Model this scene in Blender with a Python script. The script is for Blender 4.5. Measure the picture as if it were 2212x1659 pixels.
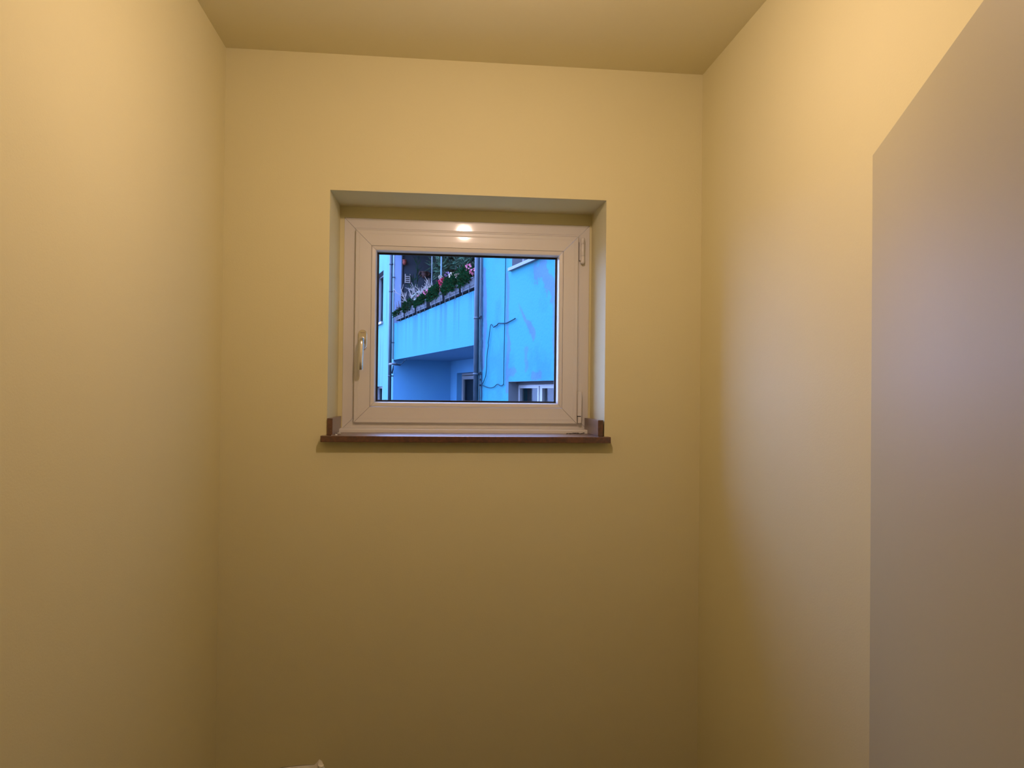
import bpy, bmesh, math, random
import numpy as np
from mathutils import Vector, Matrix, noise

for o in list(bpy.data.objects):
    bpy.data.objects.remove(o)
SC = bpy.context.scene
COL = SC.collection

# ------------------------------------------------------------------ camera, sky, exposure
CZ = 1.55                                   # eye height in the room
FPX, YAW, PITCH, ROLL = 1623.7, 0.1049, 0.0107, 0.0109
cy, sy = math.cos(YAW), math.sin(YAW)
FWD = Vector((sy * math.cos(PITCH), cy * math.cos(PITCH), math.sin(PITCH)))
RT0 = Vector((cy, -sy, 0)); UP0 = RT0.cross(FWD)
RT = math.cos(ROLL) * RT0 + math.sin(ROLL) * UP0
UP = -math.sin(ROLL) * RT0 + math.cos(ROLL) * UP0
cam_d = bpy.data.cameras.new('camera')
cam_d.sensor_fit = 'HORIZONTAL'; cam_d.sensor_width = 36.0
cam_d.lens = FPX / 2212 * 36.0
cam_d.clip_start = 0.02; cam_d.clip_end = 200
cam = bpy.data.objects.new('camera', cam_d); COL.objects.link(cam)
m = Matrix.Identity(4)
for i, v in enumerate((RT, UP, -FWD)):
    for j in range(3): m[j][i] = v[j]
m[2][3] = CZ
cam.matrix_world = m
SC.camera = cam

SKY = (0.30, 0.45, 1.0); SKY_STRENGTH = 13.0
w = bpy.data.worlds.new('overcast_dusk'); SC.world = w; w.use_nodes = True
bg = w.node_tree.nodes['Background']
bg.inputs[0].default_value = (*SKY, 1); bg.inputs[1].default_value = SKY_STRENGTH
SC.view_settings.view_transform = 'Standard'; SC.view_settings.look = 'None'
SC.view_settings.gamma = 1.0; SC.view_settings.use_curve_mapping = False
SC.view_settings.exposure = 0.0
LAMP_POS = (0.155, 1.45, CZ + 0.85); LAMP_COLOR = (1.0, 0.717, 0.575); LAMP_STRENGTH = 620.0

def ray(px, py):
    return RT * ((px - 1106) / FPX) - UP * ((py - 829.5) / FPX) + FWD

# ------------------------------------------------------------------ helpers
def lin(r, g, b):
    f = lambda c: c / 12.92 if c <= .04045 else ((c + .055) / 1.055) ** 2.4
    return (f(r / 255), f(g / 255), f(b / 255))

def mat(name, color, rough=.6, metal=0., coat=0., bump=None, var=None, spec=.5, emit=None, trans=None):
    """bump=(scale, strength, distance); var=(scale, amount, color2)"""
    M = bpy.data.materials.new(name); M.use_nodes = True
    nt = M.node_tree; n = nt.nodes; l = nt.links
    b = n['Principled BSDF']
    b.inputs['Base Color'].default_value = (*color, 1)
    b.inputs['Roughness'].default_value = rough
    b.inputs['Metallic'].default_value = metal
    b.inputs['Coat Weight'].default_value = coat
    b.inputs['Coat Roughness'].default_value = .12
    b.inputs['Specular IOR Level'].default_value = spec
    if trans: b.inputs['Transmission Weight'].default_value = trans
    if emit:
        b.inputs['Emission Color'].default_value = (*emit[0], 1)
        b.inputs['Emission Strength'].default_value = emit[1]
    tc = n.new('ShaderNodeTexCoord')
    if var:
        no = n.new('ShaderNodeTexNoise'); no.inputs['Scale'].default_value = var[0]; no.inputs['Detail'].default_value = 4
        l.new(tc.outputs['Object'], no.inputs['Vector'])
        mp = n.new('ShaderNodeMapRange'); mp.inputs[1].default_value = .35; mp.inputs[2].default_value = .65
        mp.inputs[3].default_value = 0; mp.inputs[4].default_value = var[1]
        l.new(no.outputs['Fac'], mp.inputs[0])
        mx = n.new('ShaderNodeMix'); mx.data_type = 'RGBA'
        mx.inputs['A'].default_value = (*color, 1); mx.inputs['B'].default_value = (*var[2], 1)
        l.new(mp.outputs[0], mx.inputs['Factor']); l.new(mx.outputs['Result'], b.inputs['Base Color'])
    if bump:
        no = n.new('ShaderNodeTexNoise'); no.inputs['Scale'].default_value = bump[0]; no.inputs['Detail'].default_value = 3
        l.new(tc.outputs['Object'], no.inputs['Vector'])
        bp = n.new('ShaderNodeBump'); bp.inputs['Strength'].default_value = bump[1]; bp.inputs['Distance'].default_value = bump[2]
        l.new(no.outputs['Fac'], bp.inputs['Height']); l.new(bp.outputs['Normal'], b.inputs['Normal'])
    return M

def plaster(name, color, dirt=.0):
    """painted plaster: roller grain, a wavy hand-trowelled surface, few pits"""
    M = bpy.data.materials.new(name); M.use_nodes = True
    nt = M.node_tree; n = nt.nodes; l = nt.links; b = n['Principled BSDF']
    b.inputs['Roughness'].default_value = .75; b.inputs['Specular IOR Level'].default_value = .3
    tc = n.new('ShaderNodeTexCoord')
    def nz(scale, detail=2):
        t = n.new('ShaderNodeTexNoise'); t.inputs['Scale'].default_value = scale; t.inputs['Detail'].default_value = detail
        l.new(tc.outputs['Object'], t.inputs['Vector']); return t
    big = nz(1.6, 3)
    mx = n.new('ShaderNodeMix'); mx.data_type = 'RGBA'
    mx.inputs['A'].default_value = (*color, 1); mx.inputs['B'].default_value = (color[0] * .95, color[1] * .94, color[2] * .9, 1)
    l.new(big.outputs['Fac'], mx.inputs['Factor']); l.new(mx.outputs['Result'], b.inputs['Base Color'])
    g = nz(260, 2); wv = nz(7, 2); v = n.new('ShaderNodeTexVoronoi'); v.inputs['Scale'].default_value = 14
    l.new(tc.outputs['Object'], v.inputs['Vector'])
    pit = n.new('ShaderNodeMapRange'); pit.inputs[1].default_value = 0; pit.inputs[2].default_value = .05
    pit.inputs[3].default_value = -1; pit.inputs[4].default_value = 0
    l.new(v.outputs['Distance'], pit.inputs[0])
    b1 = n.new('ShaderNodeBump'); b1.inputs['Strength'].default_value = .12; b1.inputs['Distance'].default_value = .002
    b2 = n.new('ShaderNodeBump'); b2.inputs['Strength'].default_value = .25; b2.inputs['Distance'].default_value = .006
    b3 = n.new('ShaderNodeBump'); b3.inputs['Strength'].default_value = .25; b3.inputs['Distance'].default_value = .001
    l.new(g.outputs['Fac'], b1.inputs['Height']); l.new(wv.outputs['Fac'], b2.inputs['Height']); l.new(pit.outputs[0], b3.inputs['Height'])
    l.new(b2.outputs['Normal'], b1.inputs['Normal']); l.new(b1.outputs['Normal'], b3.inputs['Normal'])
    l.new(b3.outputs['Normal'], b.inputs['Normal'])
    return M

def glass_mat(name, tint, refl, top=.6):
    M = bpy.data.materials.new(name); M.use_nodes = True
    nt = M.node_tree; n = nt.nodes; l = nt.links
    n.remove(n['Principled BSDF'])
    t = n.new('ShaderNodeBsdfTransparent'); t.inputs[0].default_value = (*tint, 1)
    g = n.new('ShaderNodeBsdfGlossy'); g.inputs['Roughness'].default_value = .02
    mx = n.new('ShaderNodeMixShader')
    lw = n.new('ShaderNodeLayerWeight'); lw.inputs['Blend'].default_value = .25
    mp = n.new('ShaderNodeMapRange'); mp.inputs[3].default_value = refl; mp.inputs[4].default_value = top
    l.new(lw.outputs['Fresnel'], mp.inputs[0]); l.new(mp.outputs[0], mx.inputs[0])
    l.new(t.outputs[0], mx.inputs[1]); l.new(g.outputs[0], mx.inputs[2])
    l.new(mx.outputs[0], n['Material Output'].inputs[0])
    return M

def tag(o, label=None, cat=None, group=None, kind=None):
    if label: o['label'] = label
    if cat: o['category'] = cat
    if group: o['group'] = group
    if kind: o['kind'] = kind
    return o

def link(name, me, parent=None):
    o = bpy.data.objects.new(name, me); COL.objects.link(o)
    if parent: o.parent = parent
    return o

def empty(name, loc=(0, 0, 0)):
    o = bpy.data.objects.new(name, None); COL.objects.link(o); o.location = loc
    o.empty_display_size = .05
    return o

class MB:
    """collects shapes, builds ONE mesh"""
    def __init__(s): s.v = []; s.f = []; s.sm = []
    def add(s, vs, fs, smooth=False):
        k = len(s.v); s.v += [tuple(v) for v in vs]
        for f in fs: s.f.append([i + k for i in f]); s.sm.append(smooth)
    def box(s, x0, x1, y0, y1, z0, z1):
        s.add([(x0, y0, z0), (x1, y0, z0), (x1, y1, z0), (x0, y1, z0), (x0, y0, z1), (x1, y0, z1), (x1, y1, z1), (x0, y1, z1)],
              [(0, 3, 2, 1), (4, 5, 6, 7), (0, 1, 5, 4), (1, 2, 6, 5), (2, 3, 7, 6), (3, 0, 4, 7)])
    def obox(s, o, a, b, c):
        """oriented box: corner o, edge vectors a, b, c"""
        o, a, b, c = map(Vector, (o, a, b, c))
        s.add([o, o + a, o + a + b, o + b, o + c, o + a + c, o + a + b + c, o + b + c],
              [(0, 3, 2, 1), (4, 5, 6, 7), (0, 1, 5, 4), (1, 2, 6, 5), (2, 3, 7, 6), (3, 0, 4, 7)])
    def prism(s, pts, ext):
        """polygon pts (3D) extruded by vector ext"""
        n = len(pts); e = Vector(ext); p = [Vector(q) for q in pts]
        s.add(p + [q + e for q in p], [tuple(range(n))[::-1], tuple(range(n, 2 * n))] + [(i, (i + 1) % n, n + (i + 1) % n, n + i) for i in range(n)])
    def tube(s, pts, r, seg=8, smooth=True):
        pts = [Vector(p) for p in pts]; n = len(pts)
        rs = r if isinstance(r, (list, tuple)) else [r] * n
        t = (pts[1] - pts[0]).normalized(); u = t.orthogonal().normalized(); vs = []
        for i, p in enumerate(pts):
            d = (pts[min(i + 1, n - 1)] - pts[max(i - 1, 0)])
            d = d.normalized() if d.length > 1e-9 else t
            u = (u - d * u.dot(d)); u = u.normalized() if u.length > 1e-6 else d.orthogonal().normalized()
            v = d.cross(u)
            vs += [p + (u * math.cos(2 * math.pi * k / seg) + v * math.sin(2 * math.pi * k / seg)) * rs[i] for k in range(seg)]
        fs = [(i * seg + k, i * seg + (k + 1) % seg, (i + 1) * seg + (k + 1) % seg, (i + 1) * seg + k) for i in range(n - 1) for k in range(seg)]
        s.add(vs, fs, smooth)
        s.add(vs[:seg], [tuple(range(seg))[::-1]]); s.add(vs[-seg:], [tuple(range(seg))])
    def lathe(s, prof, c, seg=24, smooth=True):
        """prof: list of (r, z) about the vertical through c"""
        vs = [(c[0] + r * math.cos(2 * math.pi * k / seg), c[1] + r * math.sin(2 * math.pi * k / seg), c[2] + z) for r, z in prof for k in range(seg)]
        n = len(prof)
        fs = [(i * seg + k, i * seg + (k + 1) % seg, (i + 1) * seg + (k + 1) % seg, (i + 1) * seg + k) for i in range(n - 1) for k in range(seg)]
        s.add(vs, fs, smooth)
        if prof[0][0] > 1e-6: s.add(vs[:seg], [tuple(range(seg))[::-1]])
        if prof[-1][0] > 1e-6: s.add(vs[-seg:], [tuple(range(seg))])
    def build(s, name, material, parent=None, bevel=0, bseg=2, fix=True):
        me = bpy.data.meshes.new(name); me.from_pydata(s.v, [], s.f)
        for p, f in zip(me.polygons, s.sm): p.use_smooth = f
        if fix or bevel:
            bm = bmesh.new(); bm.from_mesh(me)
            bmesh.ops.remove_doubles(bm, verts=bm.verts, dist=1e-6)
            if fix: bmesh.ops.recalc_face_normals(bm, faces=bm.faces)
            if bevel:
                ed = [e for e in bm.edges if len(e.link_faces) == 2 and e.calc_face_angle(0) > .6]
                bmesh.ops.bevel(bm, geom=ed, offset=bevel, segments=bseg, affect='EDGES', profile=.5)
            bm.to_mesh(me); bm.free()
        for mm in (material if isinstance(material, list) else [material]): me.materials.append(mm)
        return link(name, me, parent)

# ------------------------------------------------------------------ materials
WALLC = (.72, .665, .40)
M_wall = plaster('cream_wall_paint', WALLC)
M_ceil = plaster('ceiling_paint', (.74, .68, .42))
M_hall = plaster('hall_paint', (.42, .38, .30))
M_floor = mat('floor_tile', (.07, .05, .03), .5, var=(6, .6, (.05, .035, .02)))
M_door = mat('door_paint', (.465, .425, .255), .5, bump=(60, .08, .001))
M_pvc = mat('white_pvc', (.72, .69, .66), .34, coat=.35, bump=(40, .03, .0006)); M_pvc.node_tree.nodes['Principled BSDF'].inputs['Coat Roughness'].default_value = .07
M_bead = mat('white_pvc_bead', (.72, .69, .66), .28)
M_gasket = mat('black_gasket', (.004, .004, .005), .6)
M_stone = mat('brown_sill_tile', (.13, .042, .014), .42, coat=1., spec=.8, var=(90, 1., (.055, .018, .007)), bump=(140, .25, .001)); M_stone.node_tree.nodes['Principled BSDF'].inputs['Coat Roughness'].default_value = .32
M_stone_edge = mat('brown_sill_edge', (.20, .075, .03), .6, var=(120, 1., (.07, .028, .014)), bump=(160, .6, .002))
M_nickel = mat('satin_nickel', (.80, .77, .72), .24, metal=1.)
M_glass = glass_mat('clear_pane', (.97, .98, .98), .002, .22)
M_debris = mat('dark_debris', (.03, .022, .018), .9, var=(200, 1., (.10, .08, .06)))
M_crumb = mat('plaster_crumbs', (.7, .66, .58), .9)
M_sack = mat('white_sack', (.92, .88, .78), .5, bump=(30, .2, .003))
M_bulb = mat('glowing_bulb', (1, .9, .7), .5, emit=(LAMP_COLOR, LAMP_STRENGTH))
M_dsteel = mat('dark_steel', (.05, .045, .04), .5, metal=.8)
M_lampwhite = mat('lamp_plastic', (.7, .68, .64), .4)

# ------------------------------------------------------------------ room shell
D, XL, XR = 2.49, -.6746, .9095
CEIL, YF, T = CZ + 1.0971, .50, .15
def struct(mb, name, m, **k):
    o = mb.build(name, m, **k); o['kind'] = 'structure'; return o

OX0, OX1, OZ0, OZ1 = -.340, .577, CZ - .1665, CZ + .652       # window opening in the room face
FX0, FX1, FZ0, FZ1 = -.319, .567, CZ - .150, CZ + .614        # hole for the frame
YR = 2.713                                                    # depth of the reveal
def back_wall():
    b = MB()
    def ring(y, outer, inner, flip=False):
        (a0, a1, c0, c1), (b0, b1, d0, d1) = outer, inner
        xs = (a0, b0, b1, a1); zs = (c0, d0, d1, c1)
        vs = [(x, y, z) for z in zs for x in xs]
        fs = [(j * 4 + i, j * 4 + i + 1, (j + 1) * 4 + i + 1, (j + 1) * 4 + i) for j in range(3) for i in range(3) if not (i == 1 and j == 1)]
        b.add(vs, fs)
    def sleeve(r, y0, r2, y1):
        (x0, x1, z0, z1), (u0, u1, w0, w1) = r, r2
        A = [(x0, y0, z0), (x1, y0, z0), (x1, y0, z1), (x0, y0, z1)]; B = [(u0, y1, w0), (u1, y1, w0), (u1, y1, w1), (u0, y1, w1)]
        b.add(A + B, [(i, (i + 1) % 4, 4 + (i + 1) % 4, 4 + i) for i in range(4)])
    room = (XL, XR, 0, CEIL); op = (OX0, OX1, OZ0, OZ1); fr = (FX0, FX1, FZ0, FZ1)
    big = (-4.0, 3.3, -.15, 5.6)
    ring(D, big, op)
    opi = (OX0 + .006, OX1 - .003, OZ0, OZ1 + .002)
    sleeve(op, D, opi, YR); ring(YR, opi, fr); sleeve(fr, YR, fr, 2.95)
    ring(2.95, big, fr); sleeve(big, D, big, 2.95)
    return struct(b, 'wall_back', M_wall)
wb = back_wall()
b = MB(); b.box(XL - T, XL, YF, D, 0, CEIL); struct(b, 'wall_left', M_wall)
b = MB(); b.box(XR, XR + T, YF, D, 0, CEIL); struct(b, 'wall_right', M_wall)
DX0, DX1, DTOP = -.37, .53, CZ + .475                         # doorway the camera looks through
b = MB()
b.box(XL - T, DX0, YF - .12, YF, 0, CEIL); b.box(DX1, XR + T, YF - .12, YF, 0, CEIL); b.box(DX0, DX1, YF - .12, YF, DTOP, CEIL)
struct(b, 'wall_front', M_wall)
b = MB(); b.box(XL - T, XR + T, YF - .12, D, CEIL, CEIL + .2); struct(b, 'ceiling', M_ceil)
b = MB(); b.box(XL - T, XR + T, -1.3, D, -.15, 0); struct(b, 'floor', M_floor)
b = MB(); b.box(-.83, -.72, -1.3, YF - .12, 0, CEIL); struct(b, 'wall_hall_left', M_hall)
b = MB(); b.box(.95, 1.06, -1.3, YF - .12, 0, CEIL); struct(b, 'wall_hall_right', M_hall)
b = MB(); b.box(-.83, 1.06, -1.42, -1.3, 0, CEIL); struct(b, 'wall_hall_end', M_hall)
b = MB(); b.box(-.83, 1.06, -1.42, YF - .12, CEIL, CEIL + .2); struct(b, 'ceiling_hall', M_hall)

# the door leaf, opened inwards against the right wall
dtip = Vector((.826, 1.345)); ddir = Vector((.3453, .9385)); dn = Vector((.9385, -.3453)); DW = .86
p0 = dtip - ddir * DW
b = MB()
b.obox((p0.x, p0.y, .012), (ddir.x * DW, ddir.y * DW, 0), (dn.x * .038, dn.y * .038, 0), (0, 0, CZ + .458 - .012))
door = b.build('door_1', M_door, bevel=.0015)
tag(door, 'plain pinkish beige door leaf standing open against the right wall', kind='structure')
for hz in (.25, 1.05, 1.75):
    h = MB(); c = p0 + dn * .019 - ddir * .006
    h.tube([(c.x, c.y, hz), (c.x, c.y, hz + .09)], .006, 10); h.build('hinge', M_nickel, door)

# ------------------------------------------------------------------ the window
win = empty('window_1', (.124, 2.72, CZ - .146)); tag(win, 'small white plastic tilt window in the back wall', kind='structure')
win_inv = Matrix.Translation((-.124, -2.72, -(CZ - .146)))
def inwin(o):
    o.matrix_parent_inverse = win_inv; return o

def mitred(x0, x1, z0, z1, prof, gap=.0006):
    """four mitred rails; prof = polygon of (t, y): t from the outer edge inwards. returns list of MB"""
    out = []
    for side in range(4):
        mb = MB(); A = []; B = []
        for t, y in prof:
            if side == 0: A.append((x0 + t + gap, y, z1 - t)); B.append((x1 - t - gap, y, z1 - t))     # top
            if side == 1: A.append((x0 + t + gap, y, z0 + t)); B.append((x1 - t - gap, y, z0 + t))     # bottom
            if side == 2: A.append((x0 + t, y, z0 + t + gap)); B.append((x0 + t, y, z1 - t - gap))     # left
            if side == 3: A.append((x1 - t, y, z0 + t + gap)); B.append((x1 - t, y, z1 - t - gap))     # right
        n = len(prof)
        mb.add(A + B, [tuple(range(n)), tuple(range(n, 2 * n))[::-1]] + [(i, (i + 1) % n, n + (i + 1) % n, n + i) for i in range(n)])
        out.append(mb)
    return out

e = .0004
yf = 2.7145
SX0, SX1, SZ0, SZ1 = -.2780, .5240, CZ - .1137, CZ + .5710
# outer frame: hollow-looking profile with a step where the sash closes on it
for mb in mitred(FX0 + e, FX1 - e, CZ - .1365, FZ1 - e, [(0, yf), (.034, yf), (.036, yf + .001), (.047, yf + .0015), (.047, 2.78), (0, 2.78)]):
    inwin(mb.build('frame_rail', M_pvc, win))
ys = 2.700
for mb in mitred(SX0, SX1, SZ0, SZ1, [(.0022, ys), (.012, ys - .0003), (.0165, ys - .0009), (.036, ys - .0010), (.047, ys - .0008), (.0554, ys - .0006), (.0560, ys + .0004), (.0560, 2.765), (.012, 2.765), (.012, yf - .0006), (0, yf - .0006), (0, ys + .0022)]):
    inwin(mb.build('sash_rail', M_pvc, win))
BX0, BX1, BZ0, BZ1 = SX0 + .0568, SX1 - .0568, SZ0 + .0568, SZ1 - .0568
for mb in mitred(BX0, BX1, BZ0, BZ1, [(0, ys + .0012), (.003, ys + .0002), (.0125, ys + .0012), (.0150, ys + .0035), (.0172, 2.728), (.0172, 2.7345), (0, 2.7345)], .0005):
    inwin(mb.build('glazing_bead', M_bead, win))
for mb in mitred(BX0 + .014, BX1 - .014, BZ0 + .014, BZ1 - .014, [(0, 2.7346), (.0094, 2.7346), (.0099, 2.7352), (.0099, 2.7420), (0, 2.7440)], 0):
    inwin(mb.build('gasket', M_gasket, win))
b = MB(); b.box(BX0 + .0228, BX1 - .0228, 2.7395, 2.7435, BZ0 + .0228, BZ1 - .0228); inwin(b.build('glass_pane', M_glass, win))
# trim strip under the frame, standing on the sill
b = MB(); b.prism([(FX0 - .003, 2.656, CZ - .1460), (FX0 - .003, 2.7135, CZ - .1460), (FX0 - .003, 2.7135, CZ - .1325), (FX0 - .003, 2.6585, CZ - .1338), (FX0 - .003, 2.656, CZ - .136)], (FX1 - FX0 + .002, 0, 0))
inwin(b.build('cover_strip', M_pvc, win))
b = MB(); b.box(FX0 + .002, FX1 - .002, 2.7145, 2.78, CZ - .1499, CZ - .1369); inwin(b.build('base_profile', M_pvc, win))
# handle
hx, hz = -.2487, CZ + .1797
def oval(w, h, n=12):
    pts = []
    for i in range(n + 1): a = math.pi * i / n; pts.append((math.cos(a) * w, (h - w) + math.sin(a) * w))
    for i in range(n + 1): a = math.pi + math.pi * i / n; pts.append((math.cos(a) * w, -(h - w) + math.sin(a) * w))
    return pts
b = MB()
o1 = oval(.0150, .0350); o2 = oval(.0138, .0338)
y0, y1, y2 = ys - .0018, ys - .0085, ys - .0100
n = len(o1)
vs = [(hx + x, y0, hz + z) for x, z in o1] + [(hx + x, y1, hz + z) for x, z in o1] + [(hx + x, y2, hz + z) for x, z in o2]
fs = [(k * n + i, k * n + (i + 1) % n, (k + 1) * n + (i + 1) % n, (k + 1) * n + i) for k in range(2) for i in range(n)] + [tuple(range(2 * n, 3 * n))]
b.add(vs, fs)
handle = inwin(b.build('handle_rosette', M_nickel, win)); handle['label'] = 'satin metal oval rosette of the window handle'
b = MB()
pts = [(hx, ys - .008, hz)]; pts += [(hx, ys - .028, hz)]
for i in range(1, 9):
    a = math.pi / 2 * i / 8; pts.append((hx - .001 * i / 8, ys - .028 - .020 * math.sin(a), hz - .020 * (1 - math.cos(a))))
pts += [(hx - .002, ys - .050, hz - .05), (hx - .003, ys - .051, hz - .08), (hx - .003, ys - .051, hz - .1075), (hx - .003, ys - .051, hz - .1088)]
b.tube(pts, [.0085, .0085] + [.0092] * 8 + [.0098, .0098, .0098, .0086], 20)
lever = b.build('handle_lever', M_nickel, handle)
b = MB(); b.box(hx - .0075, hx + .0075, y2 - .0003, y2 + .0005, hz + .0225, hz + .0250)
o = b.build('engraved_mark', mat('engraving', (.30, .24, .18), .6), handle)
# hinges
def ihinge(name, mb, m, par, **k):
    o = mb.build(name, m, par, **k)
    if par is win: o.matrix_parent_inverse = win_inv
    return o
hxx, hy = .5385, ys - .002
b = MB(); z0, z1 = CZ + .4705, CZ + .5660
b.lathe([(.004, z0), (.0068, z0 + .003), (.0076, z0 + .008), (.0076, z0 + .0275), (.0066, z0 + .0282)], (hxx, hy, 0), 20)
b.lathe([(.0066, z0 + .0284), (.0070, z0 + .029), (.0070, z1 - .0240), (.0066, z1 - .0234)], (hxx, hy, 0), 20)
b.lathe([(.0066, z1 - .0232), (.0076, z1 - .0225), (.0076, z1 - .006), (.0068, z1 - .002), (.004, z1)], (hxx, hy, 0), 20)
h1 = ihinge('upper_hinge', b, M_pvc, win)
b = MB(); b.box(.5275, .5322, hy + .006, yf + .001, z0 + .014, z1 - .014); ihinge('hinge_arm', b, M_pvc, h1)
b = MB(); b.box(.5245, .5385, hy - .010, yf - .0006, CZ - .0845, CZ + .0042); h2 = ihinge('lower_hinge', b, M_pvc, win, bevel=.0012)
b = MB(); b.box(.5262, .5385, hy - .007, yf - .0006, CZ - .1100, CZ - .0875); ihinge('hinge_foot', b, M_pvc, h2, bevel=.001)
b = MB(); b.box(.5262, .5370, hy - .002, yf - .002, CZ - .0875, CZ - .0845); ihinge('hinge_pin', b, M_gasket, h2)
# sill slab with two ears, two upstands
b = MB()
zt, zb = CZ - .1462, CZ - .1668
sp = [(-.3555, 2.453), (.5912, 2.453), (.5912, 2.4895), (OX1 - .0005, 2.4895), (OX1 - .003, 2.7125), (OX0 + .006, 2.7125), (OX0 + .0005, 2.4895), (-.3555, 2.4895)]
b.prism([(x, y, zb) for x, y in sp], (0, 0, zt - zb))
sill = b.build('window_sill', M_stone, win, bevel=.0014); inwin(sill); sill['label'] = 'dark brown glazed stone sill slab'
for x0, x1 in ((-.3395, -.3215), (.5535, .5715)):
    b = MB(); b.box(x0, x1, 2.4835, 2.7115, zt + .0002, CZ - .0915)
    o = inwin(b.build('sill_upstand', M_stone, win, bevel=.0012)); o['label'] = 'brown stone upstand at the sill end'

# dry debris left on the right end of the sill
rnd = random.Random(4)
b = MB()
for i in range(16):
    x = .470 + .062 * rnd.random() + .012 * (rnd.random() - .5); y = 2.61 + .03 * rnd.random()
    a = rnd.uniform(-.5, .5); L = rnd.uniform(.006, .018)
    z = zt + .0008 + rnd.random() * .002 * (1 if x > .49 else .2)
    b.tube([(x, y, z), (x + L * .5 * math.cos(a), y + L * .5 * math.sin(a), z + .0012), (x + L * math.cos(a), y + L * math.sin(a), z + .0002)], [.0006, rnd.uniform(.0009, .0022), .0005], 5)
deb = b.build('dry_debris', M_debris); tag(deb, 'small dark clump of dry debris on the right end of the brown window sill', 'debris')
b = MB()
for i in range(26):
    x = -.320 + .02 * rnd.random() ** 2 - .006; y = 2.468 + rnd.random() * .20; r = rnd.uniform(.0008, .0028)
    b.lathe([(0, 0), (r, r * .3), (r * .7, r * .9), (0, r * 1.1)], (x, y, zt), 6, False)
cr = b.build('plaster_crumb', M_crumb); tag(cr, 'white plaster crumbs along the left upstand of the brown window sill', 'debris', kind='stuff')

# ------------------------------------------------------------------ lamp (hangs above the frame, lights the room)
lamp = empty('pendant_lamp', (LAMP_POS[0], LAMP_POS[1], CEIL)); tag(lamp, 'bare warm bulb in a white holder hanging from the ceiling', 'lamp')
linv = Matrix.Translation((-LAMP_POS[0], -LAMP_POS[1], -CEIL))
def lp(o): o.matrix_parent_inverse = linv; return o
lx, ly, lz = LAMP_POS
b = MB(); r = .030
b.lathe([(0, -r)] + [(r * math.sin(a), -r * math.cos(a)) for a in [math.radians(t) for t in range(12, 121, 12)]], LAMP_POS, 24)
lp(b.build('bulb', M_bulb, lamp, fix=True))
b = MB(); b.lathe([(.0262, .0152), (.022, .034), (.0205, .055), (.0205, .085), (.012, .095), (.004, .1), (.004, CEIL - lz - .02)], LAMP_POS, 20); lp(b.build('bulb_holder', M_lampwhite, lamp))
b = MB(); b.lathe([(.004, CEIL - lz - .022), (.04, CEIL - lz - .012), (.045, CEIL - lz - .0002)], LAMP_POS, 24); lp(b.build('ceiling_rose', M_lampwhite, lamp))

# ------------------------------------------------------------------ sack on the floor below the window
def sack():
    bm = bmesh.new()
    NX, NZ = 40, 16; x0, x1 = -.615, -.300; yc = 2.36
    def top(u):                                              # height along the width
        z = .4035 - .055 * max(0, (.74 - u)) ** 1.5
        z += .019 * max(0, 1 - abs(u - .905) / .045)
        if u > .93: z -= (u - .93) * .45
        return z
    rows = []
    ring = []
    K = 2 * NX
    for j in range(NZ + 1):
        v = j / NZ; row = []
        for k in range(K):
            t = k / K
            front = t < .5
            u = (t * 2) if front else (2 - t * 2)
            th = .075 * (1 - v ** 2.2 * .97) * (math.sin(math.pi * min(max(u, .02), .98)) ** .45)
            bulge = 1 + .12 * math.sin(v * 3.1) * math.sin(math.pi * u)
            x = x0 + (x1 - x0) * (u + (.5 - u) * .05 * math.sin(v * math.pi * 2))
            y = yc + (-1 if front else 1) * th * bulge
            z = v * top(u)
            nn = noise.noise(Vector((x * 14, y * 14 + (5 if front else 0), z * 14)))
            row.append(bm.verts.new((x, y + nn * .012 * (1 - v * .8), max(0.001 if j else 0, z))))
        rows.append(row)
    for j in range(NZ):
        for k in range(K):
            bm.faces.new((rows[j][k], rows[j][(k + 1) % K], rows[j + 1][(k + 1) % K], rows[j + 1][k]))
    bm.faces.new(rows[0][::-1])
    bmesh.ops.recalc_face_normals(bm, faces=bm.faces)
    for f in bm.faces: f.smooth = True
    me = bpy.data.meshes.new('paper_sack'); bm.to_mesh(me); bm.free(); me.materials.append(M_sack)
    o = link('paper_sack', me)
    tag(o, 'pale sack with a pointed folded corner, just showing at the bottom edge below the window', 'sack')
    f = MB()                                                 # folded flap on the pointed corner
    x = x0 + (x1 - x0) * .905 - .001
    f.prism([(x + .0005, yc - .006, .4200), (x + .0145, yc - .010, .4070), (x + .010, yc - .014, .4040), (x + .004, yc - .015, .4022), (x - .003, yc - .012, .4085)], (0, -.002, .0005))
    f.build('folded_flap', M_sack, o)
sack()


# ================================================================== the courtyard outside
# facade of the neighbouring wing: a vertical plane running away from the window, 3.74 m to the right of the eye
HD, FC = -.2471, -3.739
FD = Vector((math.sin(HD), math.cos(HD), 0)); FN = Vector((-math.cos(HD), math.sin(HD), 0))
def E(s, off, z): return FN * (FC + off) + FD * s + Vector((0, 0, CZ + z))      # s along, off out of the wall, z above eye level
def FS(px, py, off=0.):
    r = ray(px, py); t = (FC + off) / FN.dot(r); p = r * t
    return p.dot(FD), p.z
def EP(px, py, off=0.): s_, z_ = FS(px, py, off); return E(s_, off, z_)
GZ = -1.72

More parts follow.
